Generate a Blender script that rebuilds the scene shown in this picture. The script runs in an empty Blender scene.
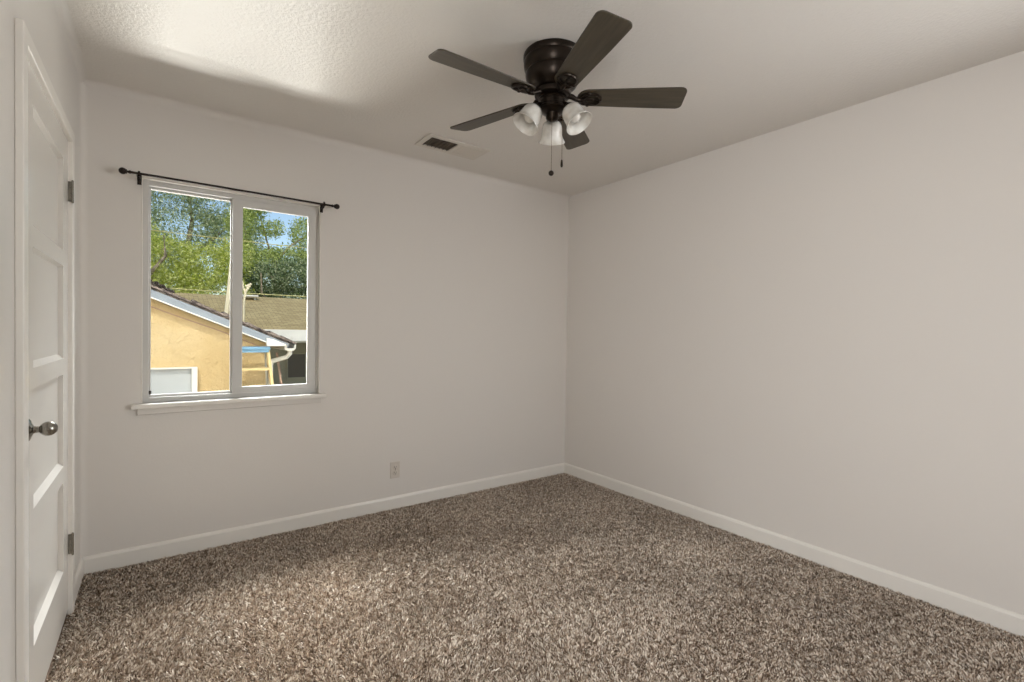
import bpy, bmesh, math, random
import numpy as np
from mathutils import Vector, Matrix
random.seed(7); RNG = np.random.default_rng(11)
S = bpy.context.scene; COL = S.collection
R = math.radians; PI = math.pi

# ------------------------------------------------------------------ camera
cd = bpy.data.cameras.new('camera'); cam = bpy.data.objects.new('camera', cd); COL.objects.link(cam); S.camera = cam
cd.sensor_width = 36; cd.lens = 36*483.27/1024; cd.clip_start = .02; cd.clip_end = 200
rx, up, fw = Vector((.80860,-.58818,.014461)), Vector((-.002217,.021532,.999766)), Vector((.58835,.808446,-.016107))
cam.matrix_world = Matrix(((rx.x,up.x,-fw.x,.3195),(rx.y,up.y,-fw.y,0),(rx.z,up.z,-fw.z,1.2284),(0,0,0,1)))

# ------------------------------------------------------------------ view, sky, lights
S.view_settings.view_transform = 'Standard'; S.view_settings.look = 'None'
S.view_settings.gamma = 1; S.view_settings.use_curve_mapping = False; S.view_settings.exposure = 0.0
w = bpy.data.worlds.new('sky'); S.world = w; w.use_nodes = True
nt = w.node_tree; sky = nt.nodes.new('ShaderNodeTexSky'); sky.sky_type = 'NISHITA'; sky.sun_disc = False
sky.sun_elevation = R(47); sky.sun_rotation = R(205); sky.air_density = 1.0; sky.dust_density = .3; sky.ozone_density = .3
nt.links.new(sky.outputs[0], nt.nodes['Background'].inputs[0]); nt.nodes['Background'].inputs[1].default_value = .155
S.cycles.max_bounces = 10; S.cycles.diffuse_bounces = 6; S.cycles.transparent_max_bounces = 16
S.cycles.use_denoising = True; S.cycles.sample_clamp_indirect = 6

def light(name, typ, loc, aim, power, color=(1,1,1), **k):
    l = bpy.data.lights.new(name, typ); l.energy = power; l.color = color
    for a, b in k.items(): setattr(l, a, b)
    o = bpy.data.objects.new(name, l); COL.objects.link(o); o.location = loc
    o.rotation_euler = (Vector(aim)-Vector(loc)).to_track_quat('-Z', 'Y').to_euler(); return o
light('sun', 'SUN', (-6,-9,14), (-6+.42,-9+.80,14-.93), 2.4, (1,.95,.86), angle=R(.6))
# added fill lamp at an invented glazed door behind the camera
light('added_rear_lamp', 'AREA', (2.68,-1.33,1.15), (2.2,1.5,1.15), 4, (.97,.985,1), shape='RECTANGLE', size=.9, size_y=1.9)
# added fill lamp outside an invented window in the right wall
light('added_side_lamp', 'AREA', (3.37,-.42,1.45), (.1,2.4,1.1), 28, (.97,.985,1), shape='RECTANGLE', size=1.2, size_y=1.2, spread=R(125))
# added lamp in an invented hallway behind the camera, brightens the right wall
light('added_hall_lamp', 'AREA', (-.55,-.66,1.1), (3.2,3.0,1.15), 41, (.98,.985,1), shape='RECTANGLE', size=.9, size_y=1.9, spread=R(105))
# added lamp outside above the window head, out of view, boosts the skylight
light('added_sky_lamp', 'AREA', (.45,3.95,2.95), (1.7,1.6,.4), 440, (.96,.98,1), shape='RECTANGLE', size=2.2, size_y=1.0, spread=R(110))
# added lamp low on the pavement, makes the glare patch on the ceiling
light('added_glare_lamp', 'AREA', (.85,5.72,-.38), (.6,1.9,2.44), 42, (1,.98,.94), shape='RECTANGLE', size=1.5, size_y=.45, spread=R(80))

# ------------------------------------------------------------------ materials
def mat(name, col=(.8,.8,.8), rough=.5, metal=0, spec=.5):
    m = bpy.data.materials.new(name); m.use_nodes = True
    b = m.node_tree.nodes['Principled BSDF']
    b.inputs['Base Color'].default_value = (*col,1); b.inputs['Roughness'].default_value = rough
    b.inputs['Metallic'].default_value = metal; b.inputs['Specular IOR Level'].default_value = spec
    return m
def nd(m, t, **k):
    n = m.node_tree.nodes.new(t)
    for a, v in k.items():
        if a in n.inputs: n.inputs[a].default_value = v
        else: setattr(n, a, v)
    return n
def bsdf(m): return m.node_tree.nodes['Principled BSDF']
def lk(m, a, b): m.node_tree.links.new(a, b)
def coord(m): return nd(m, 'ShaderNodeTexCoord').outputs['Object']
def add_bump(m, scale, strength, dist=.002, detail=4, rough=.6):
    n = nd(m, 'ShaderNodeTexNoise'); n.inputs['Scale'].default_value = scale; n.inputs['Detail'].default_value = detail
    n.inputs['Roughness'].default_value = rough
    lk(m, coord(m), n.inputs['Vector'])
    b = nd(m, 'ShaderNodeBump'); b.inputs['Strength'].default_value = strength; b.inputs['Distance'].default_value = dist
    lk(m, n.outputs['Fac'], b.inputs['Height']); lk(m, b.outputs[0], bsdf(m).inputs['Normal']); return b
def color_noise(m, c1, c2, scale, detail=3, lo=.35, hi=.65, stretch=(1,1,1)):
    mp = nd(m, 'ShaderNodeMapping'); mp.inputs['Scale'].default_value = stretch; lk(m, coord(m), mp.inputs[0])
    n = nd(m, 'ShaderNodeTexNoise'); n.inputs['Scale'].default_value = scale; n.inputs['Detail'].default_value = detail
    lk(m, mp.outputs[0], n.inputs['Vector'])
    r = nd(m, 'ShaderNodeValToRGB'); r.color_ramp.elements[0].position = lo; r.color_ramp.elements[1].position = hi
    r.color_ramp.elements[0].color = (*c1,1); r.color_ramp.elements[1].color = (*c2,1)
    lk(m, n.outputs['Fac'], r.inputs[0]); lk(m, r.outputs[0], bsdf(m).inputs['Base Color']); return r
def srgb(r, g, b):
    f = lambda c: (c/255/12.92) if c/255 <= .04045 else ((c/255+.055)/1.055)**2.4
    return (f(r), f(g), f(b))

M = {}
M['wall'] = mat('wall_paint', srgb(221,216,210), .62, spec=.3); add_bump(M['wall'], 90, .25, .0015)
M['wall_left'] = mat('wall_paint_gloss', srgb(218,214,208), .38, spec=.4); add_bump(M['wall_left'], 110, .5, .002)
M['ceiling'] = mat('ceiling_paint', srgb(221,216,209), .36, spec=.45); add_bump(M['ceiling'], 70, .8, .0036)
M['trim'] = mat('trim_paint', srgb(233,229,222), .3, spec=.5)
M['door'] = mat('door_paint', srgb(216,212,205), .22, spec=.5); add_bump(M['door'], 14, .08, .002, 2)
M['vinyl'] = mat('white_vinyl', srgb(206,204,200), .32)
M['reveal'] = mat('window_reveal_paint', srgb(240,236,228), .35)
M['plate'] = mat('outlet_plastic', srgb(208,200,190), .35)
M['slot'] = mat('dark_slot', srgb(60,54,48), .6)
M['nickel'] = mat('brushed_nickel', srgb(150,146,138), .24, 1)
M['iron'] = mat('oil_rubbed_bronze', srgb(42,34,27), .30, .75)
M['rod'] = mat('black_rod', srgb(38,28,24), .4, .5)
M['blade'] = mat('dark_walnut_blade', srgb(62,52,42), .42)
color_noise(M['blade'], srgb(60,53,42), srgb(76,68,54), 9, 4, .35, .65, (.6,8,8))
M['shade'] = mat('alabaster_glass', srgb(236,232,224), .25)
bsdf(M['shade']).inputs['Transmission Weight'].default_value = .25
bsdf(M['shade']).inputs['Subsurface Weight'].default_value = .35; bsdf(M['shade']).inputs['Subsurface Radius'].default_value = (.02,.02,.02)
color_noise(M['shade'], srgb(248,245,238), srgb(222,216,206), 16, 3, .42, .6)
M['bulb'] = mat('bulb_glass', srgb(214,209,200), .15)
M['chain'] = mat('chain_brass', srgb(120,104,84), .35, .9)
M['vent'] = mat('vent_enamel', srgb(212,205,195), .4)
M['vent_shade'] = mat('painted_duct_shade', srgb(104,94,82), .8)  # shade inside the vent, put into a dark colour
# carpet
M['floor'] = mat('carpet_backing', srgb(120,102,88), .95, spec=.1)
m = M['pile'] = mat('carpet_pile', srgb(170,150,132), .9, spec=.12)
g = nd(m, 'ShaderNodeNewGeometry'); r = nd(m, 'ShaderNodeValToRGB'); r.color_ramp.elements[0].color = (*srgb(100,84,69),1); r.color_ramp.elements[1].color = (*srgb(244,235,222),1)
e = r.color_ramp.elements.new(.45); e.color = (*srgb(190,172,154),1); lk(m, g.outputs['Random Per Island'], r.inputs[0])
n = nd(m, 'ShaderNodeTexNoise'); n.inputs['Scale'].default_value = 1.7; n.inputs['Detail'].default_value = 3; lk(m, coord(m), n.inputs['Vector'])
mr = nd(m, 'ShaderNodeMapRange'); mr.inputs['From Min'].default_value = .35; mr.inputs['From Max'].default_value = .65; mr.inputs['To Min'].default_value = .90; mr.inputs['To Max'].default_value = 1.06  # soft patches: pile-direction shading put into the colour
lk(m, n.outputs['Fac'], mr.inputs['Value'])
mx = nd(m, 'ShaderNodeMix', data_type='RGBA', blend_type='MULTIPLY'); mx.inputs[0].default_value = 1
lk(m, r.outputs[0], mx.inputs[6]); lk(m, mr.outputs[0], mx.inputs[7]); lk(m, mx.outputs[2], bsdf(m).inputs['Base Color'])
# window glass
m = M['glass'] = bpy.data.materials.new('window_glass'); m.use_nodes = True; t = m.node_tree; t.nodes.remove(t.nodes['Principled BSDF'])
tr = t.nodes.new('ShaderNodeBsdfTransparent'); tr.inputs[0].default_value = (.97,.98,.97,1); gl = t.nodes.new('ShaderNodeBsdfGlossy'); gl.inputs['Roughness'].default_value = .01
fr = t.nodes.new('ShaderNodeFresnel'); fr.inputs[0].default_value = 1.12; ms = t.nodes.new('ShaderNodeMixShader')
t.links.new(fr.outputs[0], ms.inputs[0]); t.links.new(tr.outputs[0], ms.inputs[1]); t.links.new(gl.outputs[0], ms.inputs[2]); t.links.new(ms.outputs[0], t.nodes['Material Output'].inputs[0])
# outside
M['stucco'] = mat('tan_stucco', srgb(210,180,132), .9, spec=.1)
color_noise(M['stucco'], srgb(192,167,120), srgb(206,184,142), 2.2, 5, .3, .7); add_bump(M['stucco'], 5, .8, .07, 6)
M['bluegrey'] = mat('blue_grey_fascia', srgb(132,140,146), .5)
M['whiteout'] = mat('white_outdoor_paint', srgb(236,232,220), .5)
M['soffit'] = mat('brown_soffit', srgb(150,128,98), .7)
M['shingle_dark'] = mat('weathered_shingle', srgb(92,82,76), .95); color_noise(M['shingle_dark'], srgb(60,52,50), srgb(130,118,108), 14)
M['tan_shingle'] = m = mat('tan_roof_shingle', srgb(176,158,124), .95)
bk = nd(m, 'ShaderNodeTexBrick'); bk.inputs['Scale'].default_value = 5.5; bk.inputs['Color1'].default_value = (*srgb(200,178,128),1); bk.inputs['Color2'].default_value = (*srgb(174,152,104),1)
bk.inputs['Mortar'].default_value = (*srgb(120,104,72),1); bk.inputs['Mortar Size'].default_value = .03; bk.inputs['Brick Width'].default_value = .9; bk.inputs['Row Height'].default_value = .45
lk(m, coord(m), bk.inputs['Vector']); lk(m, bk.outputs[0], bsdf(m).inputs['Base Color'])
M['olive_wall'] = mat('olive_grey_siding', srgb(150,146,126), .8); M['dark_pane'] = mat('dark_window_pane', srgb(62,56,46), .3)
M['grey_pane'] = mat('grey_window_pane', srgb(168,172,172), .2)
M['ladder'] = mat('ladder_fibreglass', srgb(212,188,132), .5); M['ladder_top'] = mat('ladder_blue_plastic', srgb(104,146,172), .45); M['alum'] = mat('ladder_aluminium', srgb(190,186,170), .4, .4)
M['pavement'] = mat('pale_concrete', srgb(196,186,168), .9); color_noise(M['pavement'], srgb(176,166,148), srgb(206,196,178), 3)
M['lawn'] = mat('dry_lawn', srgb(120,124,72), .95); color_noise(M['lawn'], srgb(96,104,56), srgb(150,144,92), 2)
M['post'] = mat('cream_timber', srgb(226,214,178), .6); M['wood'] = mat('reddish_timber', srgb(168,138,118), .7)
M['cable'] = mat('yellowed_cable', srgb(206,196,130), .6); M['bark'] = mat('bark', srgb(150,136,112), .9); color_noise(M['bark'], srgb(104,92,74), srgb(178,164,140), 6)
M['litter'] = mat('dark_leaf_litter', srgb(64,56,46), .95)
def leaf(name, a, b, c):
    m = mat(name, a, .55, spec=.3); g = nd(m, 'ShaderNodeNewGeometry'); r = nd(m, 'ShaderNodeValToRGB')
    r.color_ramp.elements[0].color = (*a,1); r.color_ramp.elements[1].color = (*c,1); e = r.color_ramp.elements.new(.5); e.color = (*b,1)  # palest leaf tone is a highlight put into the colour
    lk(m, g.outputs['Random Per Island'], r.inputs[0]); lk(m, r.outputs[0], bsdf(m).inputs['Base Color'])
    tl = nd(m, 'ShaderNodeBsdfTranslucent'); lk(m, r.outputs[0], tl.inputs[0]); ms = nd(m, 'ShaderNodeMixShader'); ms.inputs[0].default_value = .42
    out = m.node_tree.nodes['Material Output']; lk(m, bsdf(m).outputs[0], ms.inputs[1]); lk(m, tl.outputs[0], ms.inputs[2]); lk(m, ms.outputs[0], out.inputs[0]); return m
M['leaf_lime'] = leaf('lime_leaves', srgb(150,166,62), srgb(212,218,112), srgb(246,246,180))
M['leaf_grey'] = leaf('grey_green_leaves', srgb(110,130,92), srgb(184,198,146), srgb(244,246,214))
M['leaf_dark'] = leaf('dark_green_leaves', srgb(72,94,60), srgb(136,154,104), srgb(228,232,190))
M['leaf_mid'] = leaf('mid_green_leaves', srgb(116,140,70), srgb(190,202,112), srgb(240,244,172))

# ------------------------------------------------------------------ mesh helpers
class MB:
    def __init__(s): s.v = []; s.f = []
    def add(s, v, f):
        n = len(s.v); s.v += [tuple(x) for x in v]; s.f += [tuple(i+n for i in q) for q in f]; return s
    def box(s, x0, x1, y0, y1, z0, z1, mtx=None):
        v = [Vector(p) for p in ((x0,y0,z0),(x1,y0,z0),(x1,y1,z0),(x0,y1,z0),(x0,y0,z1),(x1,y0,z1),(x1,y1,z1),(x0,y1,z1))]
        if mtx: v = [mtx @ p for p in v]
        return s.add(v, [(0,3,2,1),(4,5,6,7),(0,1,5,4),(1,2,6,5),(2,3,7,6),(3,0,4,7)])
    def prism(s, pts, a, b, axis='y', mtx=None):           # polygon in the two other axes, extruded a..b
        def P(u, w_, t): return {'y': (u,t,w_), 'x': (t,u,w_), 'z': (u,w_,t)}[axis]
        n = len(pts); v = [Vector(P(u,q,a)) for u, q in pts]+[Vector(P(u,q,b)) for u, q in pts]
        if mtx: v = [mtx @ p for p in v]
        f = [tuple(range(n)), tuple(range(2*n-1, n-1, -1))]+[(i, i+n, (i+1) % n+n, (i+1) % n) for i in range(n)]
        return s.add(v, f)
    def tube(s, pts, rad, n=10, cap=True):
        pts = [Vector(p) for p in pts]; rad = rad if isinstance(rad, (list, tuple)) else [rad]*len(pts)
        rings = []; t0 = (pts[1]-pts[0]).normalized(); ref = Vector((0,0,1)) if abs(t0.z) < .9 else Vector((1,0,0))
        for i, p in enumerate(pts):
            t = (pts[min(i+1,len(pts)-1)]-pts[max(i-1,0)]).normalized(); a = t.cross(ref).normalized(); b = a.cross(t)
            rings.append([p+(a*math.cos(k*2*PI/n)+b*math.sin(k*2*PI/n))*rad[i] for k in range(n)])
        v = [q for r_ in rings for q in r_]; f = []
        for i in range(len(pts)-1):
            for k in range(n): f.append((i*n+k, i*n+(k+1) % n, (i+1)*n+(k+1) % n, (i+1)*n+k))
        if cap: f += [tuple(range(n-1,-1,-1)), tuple(range((len(pts)-1)*n, len(pts)*n))]
        return s.add(v, f)
    def lathe(s, prof, n=32, mtx=None, cap=False):          # prof: (radius, z)
        v = []; f = []
        for r_, z in prof:
            for k in range(n): v.append(Vector((r_*math.cos(k*2*PI/n), r_*math.sin(k*2*PI/n), z)))
        if mtx: v = [mtx @ p for p in v]
        for i in range(len(prof)-1):
            for k in range(n): f.append((i*n+k, i*n+(k+1) % n, (i+1)*n+(k+1) % n, (i+1)*n+k))
        if cap: f += [tuple(range(n-1,-1,-1)), tuple(range((len(prof)-1)*n, len(prof)*n))]
        return s.add(v, f)
    def ball(s, c, r_, n=16, sq=1):
        pr = [(max(r_*math.sin(i*PI/n),1e-5), -r_*sq*math.cos(i*PI/n)) for i in range(n+1)]
        return s.lathe(pr, 2*n, Matrix.Translation(c))
    def build(s, name, material, parent=None, smooth=False, bevel=0, loc=None, fix=True):
        me = bpy.data.meshes.new(name); off = Vector(loc) if loc else Vector((0,0,0))
        me.from_pydata([tuple(Vector(p)-off) for p in s.v], [], s.f)
        if fix:
            b = bmesh.new(); b.from_mesh(me); bmesh.ops.recalc_face_normals(b, faces=b.faces); b.to_mesh(me); b.free()
        me.materials.append(M[material])
        if smooth:
            me.polygons.foreach_set('use_smooth', [True]*len(me.polygons)); me.set_sharp_from_angle(angle=R(38))
        o = bpy.data.objects.new(name, me); COL.objects.link(o); o.location = off
        if parent: o.parent = parent; o.location = off
        if bevel:
            m_ = o.modifiers.new('bevel', 'BEVEL'); m_.width = bevel; m_.segments = 2; m_.limit_method = 'ANGLE'
        return o
def tag(o, label=None, cat=None, group=None, kind=None):
    for k, v in (('label',label),('category',cat),('group',group),('kind',kind)):
        if v: o[k] = v
    return o
def empty(name, loc=(0,0,0), **k):
    o = bpy.data.objects.new(name, None); COL.objects.link(o); o.location = loc; o.empty_display_size = .1
    return tag(o, **k)
def copy_tree(o, parent=None):
    c = o.copy(); COL.objects.link(c)
    if parent: c.parent = parent
    for ch in [x for x in bpy.data.objects if x.parent == o]: copy_tree(ch, c)
    return c

# ------------------------------------------------------------------ room shell
W, D, H, Y0 = 3.2345, 3.1824, 2.44, -1.2
WX0, WX1, WZ0, WZ1 = .2385, 1.1357, .826, 2.011        # window opening
T = .14
def structure(o): o['kind'] = 'structure'; return o
structure(MB().box(-T, W+T, Y0-T, D+T, -.12, -.008).build('floor', 'floor'))
structure(MB().box(-T, W+T, Y0-T, D+T, H, H+.12).build('ceiling', 'ceiling'))
b = MB()
def hole_wall(b, x0, x1, hx0, hx1, hz0, hz1, ya, yb):
    # one closed shell: two faces with a hole and the reveal between them
    xs, zs = [x0,hx0,hx1,x1], [0,hz0,hz1,H]
    v = []; 
    for y in (ya, yb):
        for z in zs:
            for x in xs: v.append((x,y,z))
    f = []
    for s_ in (0,16):
        for j in range(3):
            for i in range(3):
                if i == 1 and j == 1: continue
                a = s_+j*4+i; f.append((a,a+1,a+5,a+4))
    rim = [0,1,2,3,7,11,15,14,13,12,8,4]
    for k in range(12): a, c = rim[k], rim[(k+1) % 12]; f.append((a,c,c+16,a+16))
    inn = [5,6,10,9]
    for k in range(4): a, c = inn[k], inn[(k+1) % 4]; f.append((a,c,c+16,a+16))
    b.add(v, f)
hole_wall(b, -T, W+T, WX0, WX1, WZ0, WZ1, D, D+T)
structure(b.build('wall_back', 'wall'))
structure(MB().box(-T, 0, -.25, 1.900, 0, H).box(-T, 0, 2.770, D, 0, H).box(-T, 0, 1.900, 2.770, 2.017, H).box(-T, 0, Y0, -1.07, 0, H).box(-T, 0, -1.07, -.25, 2.05, H).build('wall_left', 'wall_left'))  # doorway behind the camera is invented for the added hall lamp
# closet behind the door
structure(MB().box(-.75, -.70, 1.5, D, 0, H).box(-.70, -T, 1.5, 1.55, 0, H).box(-.70, -T, D, D+.05, 0, H).box(-.75, -T, 1.5, D+.05, -.1, 0).box(-.75, -T, 1.5, D+.05, H, H+.1).build('wall_closet', 'wall'))
# invented hallway, unseen, a shell round the added hall lamp
structure(MB().box(-1.3, -T, -1.5, 0, -.12, 0).build('floor_added_hall', 'floor')); structure(MB().box(-1.3, -T, -1.5, 0, H, H+.12).build('ceiling_added_hall', 'ceiling'))
structure(MB().box(-1.4, -1.3, -1.5, 0, 0, H).box(-1.3, -T, -.1, 0, 0, H).box(-1.3, -T, -1.5, -1.4, 0, H).build('wall_added_hall', 'wall'))
structure(MB().box(W, W+T, Y0, -1.02, 0, H).box(W, W+T, .18, D, 0, H).box(W, W+T, -1.02, .18, 0, .85).box(W, W+T, -1.02, .18, 2.05, H).build('wall_right', 'wall'))  # opening near the camera is invented for the added side lamp
b = MB(); hole_wall(b, -T, W+T, 2.25, 3.10, .04, 2.12, Y0-T, Y0); structure(b.build('wall_front', 'wall'))  # opening is invented for the added rear lamp
# plaster cove where the ceiling meets the back and left walls, rounded corner between those walls
rc = .035
def cove(n=8, r_=rc): return [(0,0)]+[(r_-r_*math.sin(k*PI/2/n), r_-r_*math.cos(k*PI/2/n)) for k in range(n+1)]
o = structure(MB().prism([(D-u, H-q) for u, q in cove()], 0, W, 'x').build('trim_1', 'wall', smooth=True))
o = structure(MB().prism([(u, H-q) for u, q in cove()], Y0, D-.002, 'y').build('trim_2', 'wall_left', smooth=True))
o = structure(MB().prism([(u, D-q) for u, q in cove(8,.03)], .0, H-.002, 'z').build('trim_3', 'wall', smooth=True))
# baseboards
def bb(t=.014, h=.083): return [(0,-.008),(t,-.008),(t,h-.014),(t-.004,h-.005),(t-.009,h),(0,h)]
structure(MB().prism([(D-u, z) for u, z in bb()], 0, W, 'x').build('baseboard_back', 'trim'))
structure(MB().prism([(W-u, z) for u, z in bb()], Y0, D-.014, 'y').build('baseboard_right', 'trim'))
structure(MB().prism([(u, z) for u, z in bb()], 2.815, D-.014, 'y').build('baseboard_left', 'trim'))
structure(MB().prism([(u, z) for u, z in bb()], -.25, 1.85, 'y').build('baseboard_left_near', 'trim'))
structure(MB().prism([(Y0+u, z) for u, z in bb()], .014, W-.014, 'x').build('baseboard_front', 'trim'))

# ------------------------------------------------------------------ closet door in the left wall
DY0, DY1, DZ0, DZ1 = 1.905, 2.765, .018, 2.012
cas = MB(); ct = .019
cas.prism([(1.852,-.008),(DY0,-.008),(DY0,DZ1),(DY1,DZ1),(DY1,-.008),(2.815,-.008),(2.815,2.058),(1.852,2.058)], 0.0, ct, 'x')
structure(cas.build('trim_4', 'trim', bevel=.003))
door = empty('door_1', (0,DY0,0), kind='structure')
d = MB(); px0, px1, dep, bw = 2.07, 2.640, .016, .012
zs = [(.232,.598),(.663,1.036),(1.10,1.474),(1.537,1.906)]
xf = .003
def q4(d, a): d.add(a, [(0,1,2,3)])
ys = [DY0, px0, px1, DY1]; rows = [DZ0]+[z for p_ in zs for z in p_]+[DZ1]
for i in range(len(rows)-1):
    for j in range(3):
        if j == 1 and i % 2 == 1: continue
        q4(d, [(xf,ys[j],rows[i]),(xf,ys[j+1],rows[i]),(xf,ys[j+1],rows[i+1]),(xf,ys[j],rows[i+1])])
for z0, z1 in zs:
    a = [(px0,z0),(px1,z0),(px1,z1),(px0,z1)]; c = [(px0+bw,z0+bw*1.5),(px1-bw*.25,z0+bw*1.5),(px1-bw*.25,z1-bw*.6),(px0+bw,z1-bw*.6)]
    for k in range(4):
        l = (k+1) % 4; q4(d, [(xf,*a[k]),(xf,*a[l]),(xf-dep,*c[l]),(xf-dep,*c[k])])
    q4(d, [(xf-dep,*q) for q in c])
# edges and back of the slab
xb = -.034
d.add([(xf,DY0,DZ0),(xf,DY1,DZ0),(xf,DY1,DZ1),(xf,DY0,DZ1),(xb,DY0,DZ0),(xb,DY1,DZ0),(xb,DY1,DZ1),(xb,DY0,DZ1)], [(0,1,5,4),(1,2,6,5),(2,3,7,6),(3,0,4,7),(4,5,6,7)])
slab = d.build('door_panel', 'door', door, fix=False); slab.location = (0,-DY0,0)
bm = bmesh.new(); bm.from_mesh(slab.data); bmesh.ops.remove_doubles(bm, verts=bm.verts, dist=1e-5); bmesh.ops.recalc_face_normals(bm, faces=bm.faces); bm.to_mesh(slab.data); bm.free()
def rel(o, base): o.location = Vector(o.location)-Vector(base); return o
ky, kz = 1.985, .922
mt = Matrix.Translation((xf,ky,kz)) @ Matrix.Rotation(PI/2, 4, 'Y')
kn = MB().lathe([(.0001,0),(.031,0),(.033,.003),(.030,.006),(.018,.010),(.011,.014),(.0095,.019),(.0095,.0255)]+[(max(.0215*math.sin(a),.0001), .0455-.0215*math.cos(a)) for a in np.linspace(.48, PI, 14)], 32, mt).build('door_knob', 'nickel', door, smooth=True)
rel(kn, (0,DY0,0)); kn['label'] = 'brushed nickel knob'
def hinge(zc):
    b = MB().box(.0035,ct+.001,DY1-.0032,DY1+.0,zc-.042,zc+.042)
    b.tube([(ct-.001,DY1-.005,zc-.044),(ct-.001,DY1-.005,zc+.044)], .004, 12)
    for q in (-.028,-.006,.018): b.tube([(.010,DY1-.005,zc+q),(.010,DY1-.003,zc+q)], .0028, 8)
    for k in (-1,1): b.ball((ct-.001,DY1-.005,zc+k*.045), .0042, 6)
    h = b.build('hinge', 'nickel', door, smooth=True); rel(h, (0,DY0,0)); h['label'] = 'nickel hinge'
hinge(1.80); hinge(.30)

# ------------------------------------------------------------------ window in the back wall
win = empty('window_1', (0,0,0), kind='structure')
g = .0
fy0, fy1 = D+.028, D+.10
def ring(b, x0, x1, z0, z1, l, r_, bo, t_, ya, yb):      # one closed frame
    v = []
    for y in (ya, yb):
        v += [(x0,y,z0),(x1,y,z0),(x1,y,z1),(x0,y,z1),(x0+l,y,z0+bo),(x1-r_,y,z0+bo),(x1-r_,y,z1-t_),(x0+l,y,z1-t_)]
    f = []
    for k in range(4):
        l_ = (k+1) % 4
        f += [(k,l_,4+l_,4+k),(8+k,8+l_,12+l_,12+k),(k,l_,8+l_,8+k),(4+k,4+l_,12+l_,12+k)]
    b.add(v, f); return b
ring(MB(), WX0+.001, WX1-.001, WZ0+.001, WZ1-.001, .030, .018, .030, .028, fy0, fy1).build('window_frame', 'vinyl', win, bevel=.002)
# glossy lining of the opening
ring(MB(), WX0+.0005, WX1-.0005, WZ0+.0005, WZ1-.0005, .004, .004, .004, .004, D-.003, fy0).build('opening_liner', 'reveal', win, bevel=.0015)
fs = ring(MB(), .266, .690, .852, 1.984, .011, .042, .016, .014, fy0+.030, fy0+.055).build('fixed_sash', 'vinyl', win, bevel=.002)
MB().box(.272, .655, fy0+.040, fy0+.044, .862, 1.974).build('glass_pane', 'glass', win)
ss = ring(MB(), .655, 1.1175, .848, 1.984, .052, .050, .044, .044, fy0+.003, fy0+.028).build('sliding_sash', 'vinyl', win, bevel=.003)
MB().box(.704, 1.070, fy0+.013, fy0+.017, .889, 1.943).build('glass_pane', 'glass', win)
MB().box(.269, .281, fy0+.018, fy0+.030, .872, .892).build('weep_stop', 'slot', win, bevel=.002)
MB().prism([(.197,D-.034),(1.170,D-.034),(1.170,D),(WX1-.005,D),(WX1-.005,fy0),(WX0+.005,fy0),(WX0+.005,D),(.197,D)], .806, .8305, 'z').build('window_sill', 'trim', win, bevel=.004)
MB().box(.222, 1.146, D-.011, D, .772, .806).build('sill_apron', 'wall', win, bevel=.004)
# invented glazed door behind the camera, an opening for the added lamp
win2 = empty('added_window_rear', (0,0,0), kind='structure')
ring(MB(), 2.251, 3.099, .041, 2.119, .06, .06, .08, .06, Y0-.10, Y0-.04).build('added_door_frame', 'vinyl', win2, bevel=.002)
win3 = empty('added_window_side', (0,0,0), kind='structure')  # invented window beside the camera, unseen, frames the added side lamp
b = ring(MB(), -1.019, .179, .851, 2.049, .04, .04, .04, .04, 0, 1); f2 = MB(); f2.add([(W+.04+.05*y, x, z) for x, y, z in b.v], b.f); f2.build('window_frame', 'vinyl', win3, bevel=.002)
# added cover, unseen, keeps the sun out of the invented glazed door
structure(MB().box(-1.5, 5.2, -4.6, Y0-T, 2.46, 2.54).build('added_sun_block', 'whiteout'))

# ------------------------------------------------------------------ curtain rod
ry, rz = 3.12, 2.012
rod = empty('curtain_rod', (.68, D, rz), label='thin black curtain rod with ball finials mounted above the window', cat='curtain rod')
def put(o, base): o.location = Vector(o.location)-Vector(base); return o
rb = (.68, D, rz)
put(MB().tube([(.195,ry,rz+.001),(1.185,ry,rz-.004)], .0062, 14).build('pole', 'rod', rod, smooth=True), rb)
for sx, x, z in ((-1,.195,rz+.001),(1,1.185,rz-.004)):
    mt = Matrix.Translation((x,ry,z)) @ Matrix.Rotation(sx*PI/2, 4, 'Y')
    pr = [(.0001,-.002),(.0085,-.002),(.0085,.004),(.0058,.007),(.0058,.012),(.011,.0135),(.011,.017),(.0058,.019)]
    pr += [(max(.0165*math.sin(a),.0001), .030-.0165*math.cos(a)) for a in np.linspace(.36, PI, 12)]
    put(MB().lathe(pr, 24, mt).build('finial', 'rod', rod, smooth=True), rb)
for x in (.230,1.137):
    b = MB().box(x-.009,x+.009,D-.004,D,rz-.042,rz+.012).box(x-.004,x+.004,ry+.004,D-.003,rz-.022,rz-.012)
    b.box(x-.005,x+.005,ry-.012,ry+.012,rz-.016,rz-.008).box(x-.005,x+.005,ry-.012,ry-.008,rz-.016,rz+.006).box(x-.005,x+.005,ry+.008,ry+.012,rz-.016,rz+.008)
    b.tube([(x,ry,rz+.006),(x,ry,rz+.013)], .005, 8)
    put(b.build('bracket', 'rod', rod, bevel=.001), rb)

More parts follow.
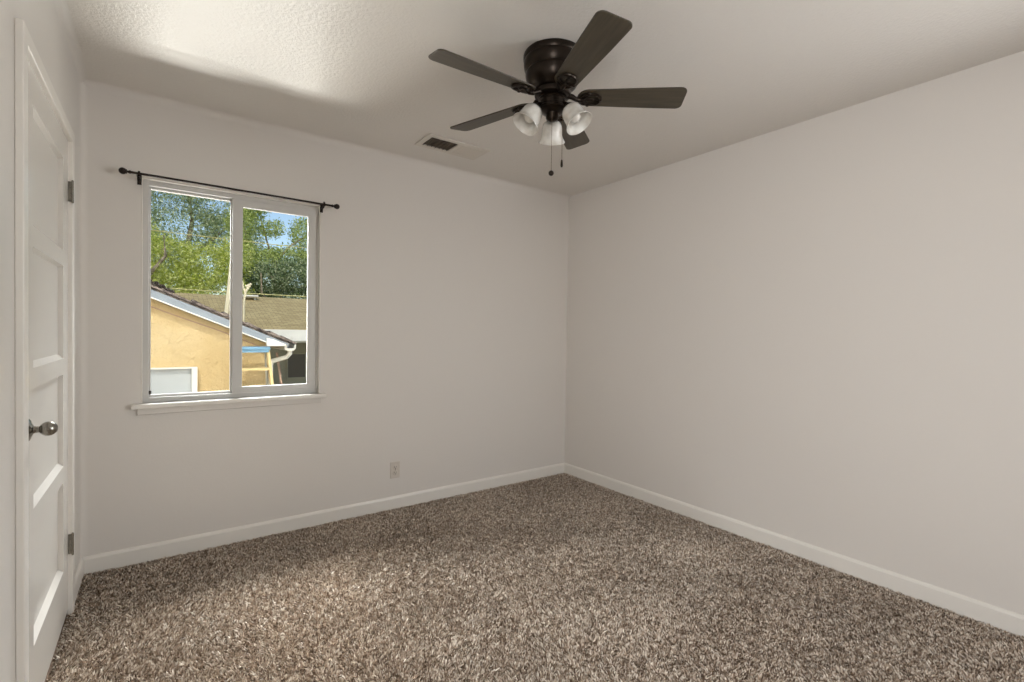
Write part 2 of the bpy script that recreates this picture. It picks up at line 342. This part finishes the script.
# ------------------------------------------------------------------ wall outlet
ox, oz = 1.643, .266
ol = empty('wall_outlet', (ox,D,oz), label='beige duplex power outlet low on the wall under and right of the window', cat='outlet')
pb = MB().box(-.035,.035,-.0055,0,-.057,.057).build('cover_plate', 'plate', ol, bevel=.003)
for s_ in (-1,1):
    mt = Matrix.Translation((0,-.0055,s_*.0195)) @ Matrix.Rotation(PI/2, 4, 'X')
    rc_ = MB().lathe([(.0001,.0022),(.0155,.0022),(.0168,.0006),(.0168,-.001),(.0001,-.001)], 24, mt).build('receptacle', 'plate', ol, smooth=True)
    b = MB().box(-.0085,-.0055,-.0087,-.0073,s_*.0195-.002,s_*.0195+.008).box(.0055,.0080,-.0087,-.0073,s_*.0195-.001,s_*.0195+.007)
    b.box(-.003,.003,-.0087,-.0073,s_*.0195-.011,s_*.0195-.005).build('slots', 'slot', rc_)
MB().lathe([(.0001,.002),(.003,.0018),(.0034,0)], 12, Matrix.Translation((0,-.0055,0)) @ Matrix.Rotation(PI/2, 4, 'X')).build('screw', 'nickel', ol)

# ------------------------------------------------------------------ ceiling air register
vx0, vx1, vy0, vy1 = 1.640, 2.085, 2.695, 2.915
vt = empty('ceiling_vent', ((vx0+vx1)/2,(vy0+vy1)/2,H), label='white rectangular air vent with louvred section coloured dark as shade on the ceiling', cat='vent')
vb = ((vx0+vx1)/2,(vy0+vy1)/2,H)
fr_ = ring(MB(), vx0, vx1, vy0, vy1, .035, .035, .038, .038, 0, 1)
# ring() lies in x-z: turn it into x-y with a stepped profile
v = [(x, z, H-.009 if y > .5 else H-.0005) for x, y, z in fr_.v]
f_ = MB(); f_.add(v, fr_.f); f_.box(1.862,1.892,vy0+.036,vy1-.036,H-.009,H-.0005)
put(f_.build('vent_frame', 'vent', vt, bevel=.003), vb)
put(MB().box(vx0+.034,vx1-.034,vy0+.037,vy1-.037,H-.0012,H-.0003).build('duct_shade_sheet', 'vent_shade', vt), vb)  # dark sheet standing in for the shade of the duct
b = MB()
for k in range(7):
    x = vx0+.046+k*.0275
    b.box(-.0006,.0006,vy0+.037,vy1-.037,-.005,.005, Matrix.Translation((x,0,H-.0062)) @ Matrix.Rotation(R(30), 4, 'Y'))
put(b.build('louvre_panel', 'vent_shade', vt), vb)  # louvres coloured dark to imitate the shade between them
b = MB()
for k in range(12):
    x = 1.900+k*.0132
    b.box(-.0076,.0076,vy0+.037,vy1-.037,-.0006,.0006, Matrix.Translation((x,0,H-.0055)) @ Matrix.Rotation(R(20), 4, 'Y'))
put(b.build('louvre_panel', 'vent', vt), vb)

# ------------------------------------------------------------------ ceiling fan
FX, FY = 1.702, 1.625
fb = (FX, FY, H)
fan = empty('ceiling_fan', fb, label='dark bronze flush ceiling fan with five brown blades and three frosted bell lights', cat='ceiling fan')
def fpart(b, name, m_, parent=fan, smooth=True, **k): return b.build(name, m_, parent, smooth=smooth, **k)
# all coordinates below are relative to the fan's mount on the ceiling
fpart(MB().lathe([(.0001,0),(.128,0),(.130,-.004),(.130,-.020),(.126,-.026),(.128,-.030),(.128,-.040),(.125,-.060),(.115,-.074),(.119,-.080),(.120,-.088),(.115,-.110),(.104,-.130),(.090,-.142),(.082,-.145),(.080,-.147),(.074,-.150),(.0001,-.150)], 56), 'motor_housing', 'iron')
fpart(MB().lathe([(.0001,-.150),(.060,-.150),(.078,-.156),(.080,-.164),(.078,-.176),(.066,-.182),(.0001,-.182)], 40), 'rotor', 'iron')
sw = fpart(MB().lathe([(.0001,-.182),(.050,-.182),(.060,-.186),(.063,-.192),(.056,-.197),(.056,-.222),(.062,-.227),(.062,-.236),(.048,-.246),(.030,-.252),(.028,-.258),(.028,-.270),(.023,-.279),(.010,-.285),(.0001,-.286)], 36), 'switch_housing', 'iron')
BZ = 2.259-H
def blade_outline():
    pts = []; r0, r1 = .106, .575
    for k in range(9): a = PI/2+k*PI/8; pts.append((r0+.045+.045*math.cos(a), .050*math.sin(a)))     # rounded root
    pts.append((.42,-.0625))
    def cor(cx, cy, r_, a0, a1, n=6): return [(cx+r_*math.cos(a0+(a1-a0)*k/n), cy+r_*math.sin(a0+(a1-a0)*k/n)) for k in range(n+1)]
    pts += cor(r1-.035,-.066+.030,.030,-PI/2,-.1); pts += cor(r1-.026,.066-.024,.024,0,PI/2); pts.append((.42,.0625))
    return pts
def make_blade():
    b = MB().prism([(x,y) for x, y in blade_outline()], -.003, .003, 'z'); o = b.build('blade', 'blade', None, bevel=.0015)
    # iron: flat arm from the rotor, splitting into a scrolled loop screwed under the blade
    k = MB(); n = 20
    loop = [(.172+.036*math.cos(t_), .033*math.sin(t_), -.008) for t_ in np.linspace(0, 2*PI, n+1)]
    k.tube(loop, .0065, 8, cap=False)
    k.tube([(.066,0,.010),(.085,0,.004),(.105,0,-.009),(.125,0,-.011),(.14,0,-.008)], [.013,.012,.010,.011,.008], 10)
    k.tube([(.115,0,-.009),(.13,.024,-.008),(.155,.036,-.007)], [.008,.007,.006], 8); k.tube([(.115,0,-.009),(.13,-.024,-.008),(.155,-.036,-.007)], [.008,.007,.006], 8)
    k.tube([(.136,0,-.008),(.206,0,-.007)], [.007,.005], 8)
    for p_ in ((.172,0),(.155,.034),(.155,-.034),(.206,0)): k.ball((p_[0],p_[1],-.010), .009, 6, .7)
    q = k.build('blade_bracket', 'iron', o, smooth=True); return o
bl0 = make_blade()
for i in range(5):
    o = bl0 if i == 0 else copy_tree(bl0)
    o.parent = fan; a = R(178.68-72*i); o.location = (0,0,BZ)
    o.rotation_euler = (Matrix.Rotation(a, 3, 'Z') @ Matrix.Rotation(R(-12), 3, 'X')).to_euler()
# light kit
def make_lamp():
    tilt = R(33)
    arm = MB().tube([(.030,0,-.222),(.055,0,-.218),(.072,0,-.226),(.080,0,-.240)], [.009,.008,.009,.012], 12)
    o = arm.build('lamp_arm', 'iron', None, smooth=True)
    mt = Matrix.Translation((.076,0,-.236)) @ Matrix.Rotation(PI-tilt, 4, 'Y')
    MB().lathe([(.0001,-.002),(.018,-.002),(.024,.004),(.026,.012),(.026,.022),(.0001,.022)], 24, mt).build('socket_cup', 'iron', o, smooth=True)
    outer = [(.024,.012),(.034,.017),(.042,.029),(.0455,.044),(.0465,.058),(.048,.074),(.052,.088),(.0585,.099),(.061,.103)]
    inner = [(r_-.0032, z) for r_, z in outer[::-1]]
    MB().lathe(outer+[(.0605,.105),(.058,.104)]+inner[1:], 36, mt).build('lamp_shade', 'shade', o, smooth=True)
    MB().lathe([(.0001,.020),(.012,.022),(.012,.036),(.018,.048),(.0235,.060),(.022,.074),(.013,.083),(.0001,.086)], 20, mt).build('bulb', 'bulb', o, smooth=True)
    return o
lp0 = make_lamp()
for i, a in enumerate((49.6,169.6,289.6)):
    o = lp0 if i == 0 else copy_tree(lp0); o.parent = fan; o.rotation_euler = (0,0,R(a))
# pull chains
def chain(x, y, z0, z1, kind):
    b = MB(); b.tube([(x,y,z0),(x,y,z1)], .0009, 6); n = int((z0-z1)/.006)
    for k in range(n): b.ball((x,y,z0-k*.006), .0017, 3)
    o = b.build('pull_chain', 'chain', fan, smooth=True)
    if kind == 'ball': MB().ball((x,y,z1-.011), .0115, 12).build('pull_knob', 'iron', o, smooth=True)
    else: MB().lathe([(.0001,0),(.003,0),(.0045,-.006),(.0058,-.026),(.004,-.032),(.0001,-.033)], 14, Matrix.Translation((x,y,z1))).build('pull_knob', 'iron', o, smooth=True)
chain(-.025,-.028,-.260,-.510,'ball'); chain(.040,-.022,-.235,-.448,'drop')

# ------------------------------------------------------------------ carpet pile
def carpet(x0, x1, y0, y1, sp):
    nx, ny = int((x1-x0)/sp), int((y1-y0)/sp)
    X, Y = np.meshgrid(np.arange(nx), np.arange(ny)); n = nx*ny
    px = x0+(X.ravel()+RNG.uniform(.05,.95,n))*sp; py = y0+(Y.ravel()+RNG.uniform(.05,.95,n))*sp
    def vn(s, seed):                                     # smooth value noise
        r = np.random.default_rng(seed); gx = int((x1-x0)/s)+3; gy = int((y1-y0)/s)+3; G = r.uniform(-1,1,(gy,gx))
        u, v = (px-x0)/s, (py-y0)/s; i, j = u.astype(int), v.astype(int); fu, fv = u-i, v-j
        fu = fu*fu*(3-2*fu); fv = fv*fv*(3-2*fv)
        return (G[j,i]*(1-fu)+G[j,i+1]*fu)*(1-fv)+(G[j+1,i]*(1-fu)+G[j+1,i+1]*fu)*fv
    lx = .75*vn(.016,1)+.25*vn(.30,2)+RNG.normal(0,.25,n); ly = .75*vn(.016,3)+.25*vn(.35,4)+RNG.normal(0,.25,n)
    h = .0095+.0028*vn(.013,5)+RNG.uniform(-.0015,.0015,n)
    th = RNG.uniform(0,PI,n); wx, wy = np.cos(th)*.0023, np.sin(th)*.0023
    V = np.empty((n,6,3),np.float32)
    for k, (t, wsc) in enumerate(((0,.9),(.55,1.15),(1,.55))):
        cx = px+lx*h*t**1.5*1.1; cy = py+ly*h*t**1.5*1.1; cz = h*t*.95-.0078
        V[:,2*k,0] = cx-wx*wsc; V[:,2*k,1] = cy-wy*wsc; V[:,2*k,2] = cz
        V[:,2*k+1,0] = cx+wx*wsc; V[:,2*k+1,1] = cy+wy*wsc; V[:,2*k+1,2] = cz
    V[...,0] = np.clip(V[...,0], .001, W-.015); V[...,1] = np.minimum(V[...,1], D-.015)
    b = (np.arange(n)*6)[:,None]; F = np.concatenate([b+np.array([0,1,3,2]), b+np.array([2,3,5,4])],1).reshape(-1).astype(np.int32)
    me = bpy.data.meshes.new('carpet_pile'); me.vertices.add(n*6); me.vertices.foreach_set('co', V.ravel())
    me.loops.add(n*8); me.loops.foreach_set('vertex_index', F); me.polygons.add(n*2)
    me.polygons.foreach_set('loop_start', np.arange(0,n*8,4,dtype=np.int32)); me.update(calc_edges=True)
    me.materials.append(M['pile']); o = bpy.data.objects.new('carpet_pile', me); COL.objects.link(o); return o
tag(carpet(.004, W-.014, -.1, D-.014, .0052), 'mottled brown and beige frieze carpet covering the whole floor', 'carpet', kind='stuff')

# ------------------------------------------------------------------ outside: ground and the stucco house
GZ = -.5
structure(MB().box(-12, 14, D+T, 9.9, GZ-.1, GZ).build('pavement', 'pavement'))
structure(MB().box(-20, 30, 9.9, 45, GZ-.1, GZ).build('lawn', 'lawn'))
house = empty('stucco_house', (0,6.4,GZ), label='tan stucco house with blue-grey rake board, seen through the window', cat='house')
hb = (0,6.4,GZ)
sl = .427                                                # roof falls to the right
def rz_(x): return 1.631-sl*(x-.217)
xr = -3.2
b = MB().prism([(-7.7,GZ),(1.335,GZ),(1.335,rz_(1.335)-.06),(xr,rz_(xr)-.06),(-7.7,rz_(1.335)-.06)], 6.27, 9.5, 'y')
put(b.build('wall', 'stucco', house), hb)
b = MB()
for (xa, xb_, sgn) in ((xr,1.53,1),):
    b.prism([(xr,rz_(xr)),(1.53,rz_(1.53)),(1.53,rz_(1.53)+.03),(xr,rz_(xr)+.03)], 6.14, 9.7, 'y')
b.prism([(xr,rz_(xr)),(xr,rz_(xr)+.03),(-7.9,rz_(1.5)+.03),(-7.9,rz_(1.5))], 6.14, 9.7, 'y')
put(b.build('roof', 'shingle_dark', house), hb)
b = MB(); x = xr
while x < 1.50:                                          # ragged edge of the shingle courses along the rake
    l = random.uniform(.10,.16); z = rz_(x)+.03; t_ = random.uniform(.020,.042)
    b.prism([(x,z-.004),(x+l+.02,rz_(x+l+.02)+.026),(x+l+.01,rz_(x+l)+.026+t_*.5),(x,z+t_)], 6.11-random.uniform(0,.02), 6.4, 'y'); x += l
put(b.build('shingle_edge', 'shingle_dark', house), hb)
put(MB().prism([(xr,rz_(xr)),(1.53,rz_(1.53)),(1.53,rz_(1.53)-.02),(1.32,rz_(1.32)-.075),(xr,rz_(xr)-.075)], 6.12, 6.15, 'y').build('rake_board', 'bluegrey', house), hb)
put(MB().prism([(xr,rz_(xr)-.075),(1.33,rz_(1.33)-.075),(1.33,rz_(1.33)-.089),(xr,rz_(xr)-.089)], 6.112, 6.152, 'y').build('rake_trim', 'whiteout', house), hb)
put(MB().prism([(xr,rz_(xr)-.078),(1.33,rz_(1.33)-.078),(1.33,rz_(1.33)-.09),(xr,rz_(xr)-.09)], 6.152, 6.27, 'y').build('soffit', 'soffit', house), hb)
put(MB().prism([(1.30,1.042),(1.30,1.135),(1.37,1.118),(1.50,1.062),(1.50,1.042)], 6.09, 6.15, 'y').build('eave_return', 'whiteout', house), hb)
put(MB().prism([(1.50,1.06),(1.50,1.00),(1.53,.985),(1.60,.985),(1.625,1.01),(1.625,1.07),(1.61,1.07),(1.60,1.015),(1.53,1.01),(1.515,1.06)], 6.16, 9.6, 'y').build('gutter', 'whiteout', house), hb)
b = MB().tube([(1.575,6.25,1.0),(1.575,6.25,.945),(1.545,6.28,.905),(1.40,6.34,.855),(1.385,6.36,.80),(1.385,6.36,GZ+.02)], .028, 12)
put(b.build('downspout', 'whiteout', house, smooth=True), hb)
put(MB().tube([(x,6.263,rz_(x)-.160-.01*math.sin(x*5)) for x in np.linspace(-2.5,1.3,30)], .006, 6).build('wall_cable', 'wood', house), hb)
# window in the stucco wall
hw = ring(MB(), -.42, .645, .47, .814, .045, .052, .045, .014, 6.20, 6.275)
wf = hw.build('window', 'whiteout', house, bevel=.004); put(wf, hb)
MB().box(-.40, .61, 6.255, 6.266, .49, .81).build('pane', 'grey_pane', wf)
# heap of leaf litter caught on the roof edge
b = MB()
for k in range(60):
    x = random.uniform(.15,.42); c = Vector((x, random.uniform(6.12,6.22), rz_(x)+.05+random.uniform(0,.05)*(1-abs(x-.27)/.2)))
    mt = Matrix.Translation(c) @ Matrix.Rotation(random.uniform(0,6), 4, 'Z') @ Matrix.Rotation(random.uniform(-.8,.8), 4, 'X')
    b.box(-.03,.03,-.015,.015,-.004,.004, mt)
tag(b.build('leaf_heap', 'litter'), 'heap of dark dead leaves lodged on the stucco house roof edge', 'leaf litter', kind='stuff')

# step ladder
lad = empty('step_ladder', (1.15,6.0,GZ), label='yellow step ladder with blue top standing against the stucco house', cat='ladder'); lb = (1.15,6.0,GZ)
zt = 1.005
def rail_pt(sx, t_): return Vector((1.15+sx*(.145+.125*t_), 6.00-.30*t_, zt+(GZ-zt)*t_))
for sx in (-1,1):
    b = MB(); p0, p1 = rail_pt(sx,0), rail_pt(sx,1)
    dz = Vector((.016,0,0)); dy = Vector((0,.032,0))
    v = [p0-dz-dy,p0+dz-dy,p0+dz+dy,p0-dz+dy,p1-dz-dy,p1+dz-dy,p1+dz+dy,p1-dz+dy]
    b.add(v, [(0,1,2,3),(4,7,6,5),(0,4,5,1),(1,5,6,2),(2,6,7,3),(3,7,4,0)]); put(b.build('rail', 'ladder', lad, bevel=.003), lb)
    q0 = Vector((1.15+sx*.13,6.08,zt)); q1 = Vector((1.15+sx*.23,6.22,GZ)); put(MB().tube([q0,q1], .011, 8).build('rear_leg', 'alum', lad), lb)
for z in (.80,.595,.37,.12,-.13,-.35):
    t_ = (zt-z)/(zt-GZ); a, c = rail_pt(-1,t_), rail_pt(1,t_)
    put(MB().box(a.x+.014,c.x-.014,a.y-.04,a.y+.045,z-.022,z+.004).build('step', 'ladder', lad, bevel=.003), lb)
put(MB().box(.985,1.310,5.93,6.10,zt,zt+.034).box(.995,1.300,5.94,6.09,zt-.03,zt+.002).build('top_cap', 'ladder_top', lad, bevel=.006), lb)
# leaning timber by the corner
tag(MB().tube([(1.47,6.46,.95),(1.56,6.30,.10),(1.60,6.20,GZ+.01)], .014, 8).build('leaning_pole', 'wood'), 'thin reddish pole leaning by the stucco house corner and downspout', 'pole')
# cream post and forked mast behind the roof
tag(MB().prism([(.968,1.30),(1.015,1.30),(1.095,2.22),(1.055,2.22)], 7.18, 7.23, 'y').build('timber_post', 'post', bevel=.004), 'pale cream timber post leaning up from the stucco house roof', 'post')
b = MB().tube([(1.20,7.2,1.25),(1.205,7.2,1.60),(1.225,7.2,1.72),(1.27,7.2,1.815)], [.012,.012,.014,.02], 8).tube([(1.222,7.2,1.70),(1.19,7.2,1.80),(1.185,7.2,1.86)], [.013,.012,.008], 8).tube([(1.22,7.2,1.79),(1.29,7.2,1.83)], .014, 8)
tag(b.build('forked_mast', 'post', smooth=True), 'pale forked mast rising behind the stucco house eave', 'mast')

# ------------------------------------------------------------------ the tan-roofed house behind
h2 = empty('shingled_house', (2,10.9,GZ), label='low house with tan shingle roof and white fascia behind the stucco house', cat='house'); h2b = (2,10.9,GZ)
put(MB().box(-1.0,9,10.95,15.3,GZ,1.15).build('wall', 'olive_wall', h2), h2b)
rf = MB().prism([(10.0,1.245),(13.0,2.015),(16.0,1.245),(16.0,1.19),(13.0,1.96),(10.0,1.19)], -1.6, 9.6, 'x').build('roof', 'tan_shingle', h2); put(rf, h2b)
put(MB().box(-1.6,9.6,9.965,10.0,1.03,1.235).build('fascia', 'whiteout', h2), h2b)
put(MB().prism([(9.96,1.12),(9.96,1.02),(9.93,.99),(9.87,.99),(9.84,1.02),(9.84,1.10),(9.85,1.10),(9.855,1.03),(9.88,1.005),(9.93,1.005),(9.945,1.03),(9.945,1.12)], 2.35, 9.6, 'x').build('gutter', 'whiteout', h2), h2b)
put(MB().box(-1.6,9.6,10.0,10.95,1.12,1.15).build('soffit', 'whiteout', h2), h2b)
wv = ring(MB(), 2.45, 2.85, .20, .75, .03,.03,.03,.03, 10.92, 10.96).build('window', 'olive_wall', h2); put(wv, h2b)
MB().box(2.47,2.83,10.93,10.94,.22,.73).build('pane', 'dark_pane', wv)
put(MB().box(1.83,2.15,12.5,12.8,1.985,2.02).box(1.86,1.89,12.6,12.7,1.86,2.0).box(2.08,2.11,12.6,12.7,1.86,2.0).build('roof_vent', 'whiteout', h2), h2b)

# utility cables
def cable(pts, r_, lab):
    a, c = Vector(pts[0]), Vector(pts[1]); P = [a.lerp(c, t_)+Vector((0,0,-.25*4*t_*(1-t_)*.3)) for t_ in np.linspace(0,1,24)]
    tag(MB().tube(P, r_, 6).build('utility_cable', 'cable'), lab, 'cable')
cable([(-3,9.83,2.0),(5.2,9.83,1.91)], .010, 'lower pale utility cable stretched just above the roofs')
cable([(-3,10.2,2.98),(5.4,10.2,2.90)], .007, 'upper thin utility cable crossing in front of the tree crowns')

# ------------------------------------------------------------------ trees
def foliage(name, blobs, n, size, m_, parent, seed):
    r = np.random.default_rng(seed); wts = np.array([bl[3]*bl[4]*bl[5] for bl in blobs])**.8; wts /= wts.sum()
    which = r.choice(len(blobs), n, p=wts); B = np.array(blobs)[which]
    d_ = r.normal(size=(n,3)); d_ /= np.linalg.norm(d_,axis=1)[:,None]; rad = r.uniform(.35,1,n)**.5
    # leaves gather in sprays
    spray = (r.integers(0, max(n//45,1), n)+which*99991) % 100003
    rr = np.random.default_rng(seed+1); J = rr.normal(size=(100003,3))
    dd = J[spray]; dd /= np.linalg.norm(dd,axis=1)[:,None]; rs = (np.abs(rr.uniform(.35,1,100003))**.45)[spray]
    c = B[:,:3]+B[:,3:6]*(dd*rs[:,None])+r.normal(size=(n,3))*size*1.9
    a = r.normal(size=(n,3)); a /= np.linalg.norm(a,axis=1)[:,None]; b_ = np.cross(a, r.normal(size=(n,3))); b_ /= np.linalg.norm(b_,axis=1)[:,None]
    s = size*r.uniform(.6,1.3,n)[:,None]; nn = np.cross(a,b_)
    V = np.stack([c-a*s, c+b_*s*.42+nn*s*.12, c+a*s, c-b_*s*.42+nn*s*.12],1).astype(np.float32)
    me = bpy.data.meshes.new(name); me.vertices.add(n*4); me.vertices.foreach_set('co', V.ravel()); me.loops.add(n*4)
    me.loops.foreach_set('vertex_index', np.arange(n*4,dtype=np.int32)); me.polygons.add(n); me.polygons.foreach_set('loop_start', np.arange(0,n*4,4,dtype=np.int32))
    me.update(calc_edges=True); me.materials.append(M[m_]); o = bpy.data.objects.new(name, me); COL.objects.link(o); o.parent = parent; return o
def tree(name, base, label, blobs, n, size, m_, seed, limbs, cat='tree', group=None, far=1.0):
    e_ = (.3195,0,1.2284); mv = lambda x, y, z: (e_[0]+(x-e_[0])*far, y*far, max(e_[2]+(z-e_[2])*far, GZ))
    base = (*mv(*base)[:2], GZ); blobs = [(*mv(x,y,z),a*far,b_*far,c*far) for x, y, z, a, b_, c in blobs]; limbs = [([mv(*p) for p in pts],rads) for pts, rads in limbs]
    t = empty(name, base, label=label, cat=cat, group=group)
    foliage('crown', [(x-base[0],y-base[1],z-base[2],a,b_,c) for x, y, z, a, b_, c in blobs], n, size, m_, t, seed)
    k = MB()
    for pts, rads in limbs: k.tube([Vector(p)-Vector(base) for p in pts], rads, 9)
    k.build('trunk', 'bark', t, smooth=True); return t
tree('leafy_tree', (.2,15.6,GZ), 'lime green bushy tree low behind the left window pane', 
     [(-.3,15.6,3.3,.75,.8,.75),(.5,15.4,2.9,.8,.8,.7),(1.3,15.6,2.9,.8,.8,.65),(2.0,15.6,3.2,.5,.7,.6),(.1,15.2,2.2,1.3,.8,.6),(1.5,15.3,2.2,.9,.8,.6),(-1.4,15.6,2.8,1.1,.9,1.2)], 42000, .042, 'leaf_lime', 1,
     [([(.2,15.6,GZ),(.25,15.6,1.6),(.1,15.5,2.4),(.35,15.2,3.0),(.4,15.2,3.4)], [.16,.12,.07,.05,.02]), ([(.2,15.5,1.7),(.0,14.75,2.35),(.15,14.65,2.6),(.42,14.6,3.0),(.38,14.65,3.5)], [.08,.06,.05,.04,.02])], far=1.12)
tree('tall_tree', (1.0,20,GZ), 'tall grey-green tree filling the upper left window pane',
     [(-1.5,20,5.0,1.8,1.2,1.4),(.4,20,6.3,1.5,1.2,1.1),(2.2,20,6.0,1.5,1.2,1.3),(1.0,20,4.6,1.3,1.2,.8),(2.4,20,4.4,1.1,1.1,.9),(-.6,20,3.6,1.8,1,1.0),(-.9,20.2,7.2,2.0,1.4,1.3),(1.9,20.2,7.6,1.9,1.4,1.1)], 60000, .055, 'leaf_grey', 2,
     [([(1,20,GZ),(1.0,20,3.5),(1.2,20,5.0),(1.0,20,6.5)], [.2,.14,.07,.03]), ([(1,20,3.2),(-.3,20,4.6),(-.6,20,5.6)], [.08,.05,.02]), ([(1.1,20,3.6),(2.0,20,4.6),(2.8,20,5.6)], [.08,.05,.02])], far=1.2)
tree('broad_tree', (3.6,18,GZ), 'bright green tree with open sky gaps behind the right window pane',
     [(2.45,18,4.7,.42,.7,.75),(2.5,18,3.7,.4,.7,.5),(3.3,18,4.62,.42,.6,.26),(4.3,18,4.6,.38,.6,.55),(3.9,18,3.7,.85,.8,.36),(3.1,18,3.5,.55,.8,.45),(4.6,18,3.5,.5,.8,.6),(5.6,18,4.6,1.0,1,1.1),(2.9,18,5.9,1.0,.8,.6),(2.75,18,5.2,.35,.6,.35)], 40000, .045, 'leaf_mid', 3,
     [([(3.6,18,GZ),(3.5,18,2.4),(3.3,17.9,3.3),(3.9,17.8,4.1),(4.4,17.8,4.5)], [.15,.10,.06,.035,.02]), ([(3.4,17.8,3.0),(2.7,18,3.7),(2.5,18,4.8)], [.06,.04,.02]), ([(3.45,17.8,3.2),(3.2,18,4.2),(3.0,18,5.0)], [.05,.03,.015])], far=1.14)
tree('dark_tree', (3.9,16.6,GZ), 'dark green dense tree just above the tan shingle roof',
     [(3.0,16.6,2.75,.7,.6,.55),(3.9,16.6,2.9,.8,.6,.6),(4.8,16.6,2.8,.8,.6,.7),(2.5,16.8,2.5,.5,.5,.5),(3.6,16.8,2.1,1.4,.6,.5),(6.2,16.8,3.0,1.2,.8,1.0)], 40000, .045, 'leaf_dark', 4,
     [([(3.9,16.6,GZ),(3.8,16.6,1.5),(3.3,16.5,2.4),(3.0,16.5,3.1)], [.14,.09,.05,.02]), ([(3.8,16.6,1.5),(4.4,16.3,2.6)], [.08,.03]), ([(3.7,16.6,1.4),(2.75,16.0,2.3),(2.72,15.95,2.9)], [.05,.035,.02])], far=1.07)
tree('leafy_tree', (-5.4,18,GZ), 'green tree standing far left behind the stucco house', [(-5.4,18,4.2,1.9,1.4,1.6),(-4.8,18,2.6,1.5,1.2,1.2),(-6.6,18,3.0,1.6,1.2,1.4)], 6000, .09, 'leaf_mid', 5, [([(-5.4,18,GZ),(-5.3,18,2.6),(-5.5,18,4.0)], [.22,.15,.06])])
tree('leafy_tree', (10.4,19,GZ), 'green tree standing far right behind the shingled house', [(10.4,19,4.2,2.0,1.4,1.8),(9.6,19,3.0,1.4,1.2,1.4),(11.8,19,3.2,1.6,1.2,1.4)], 6000, .09, 'leaf_grey', 6, [([(10.4,19,GZ),(10.5,19,2.6),(10.3,19,4.0)], [.22,.15,.06])])
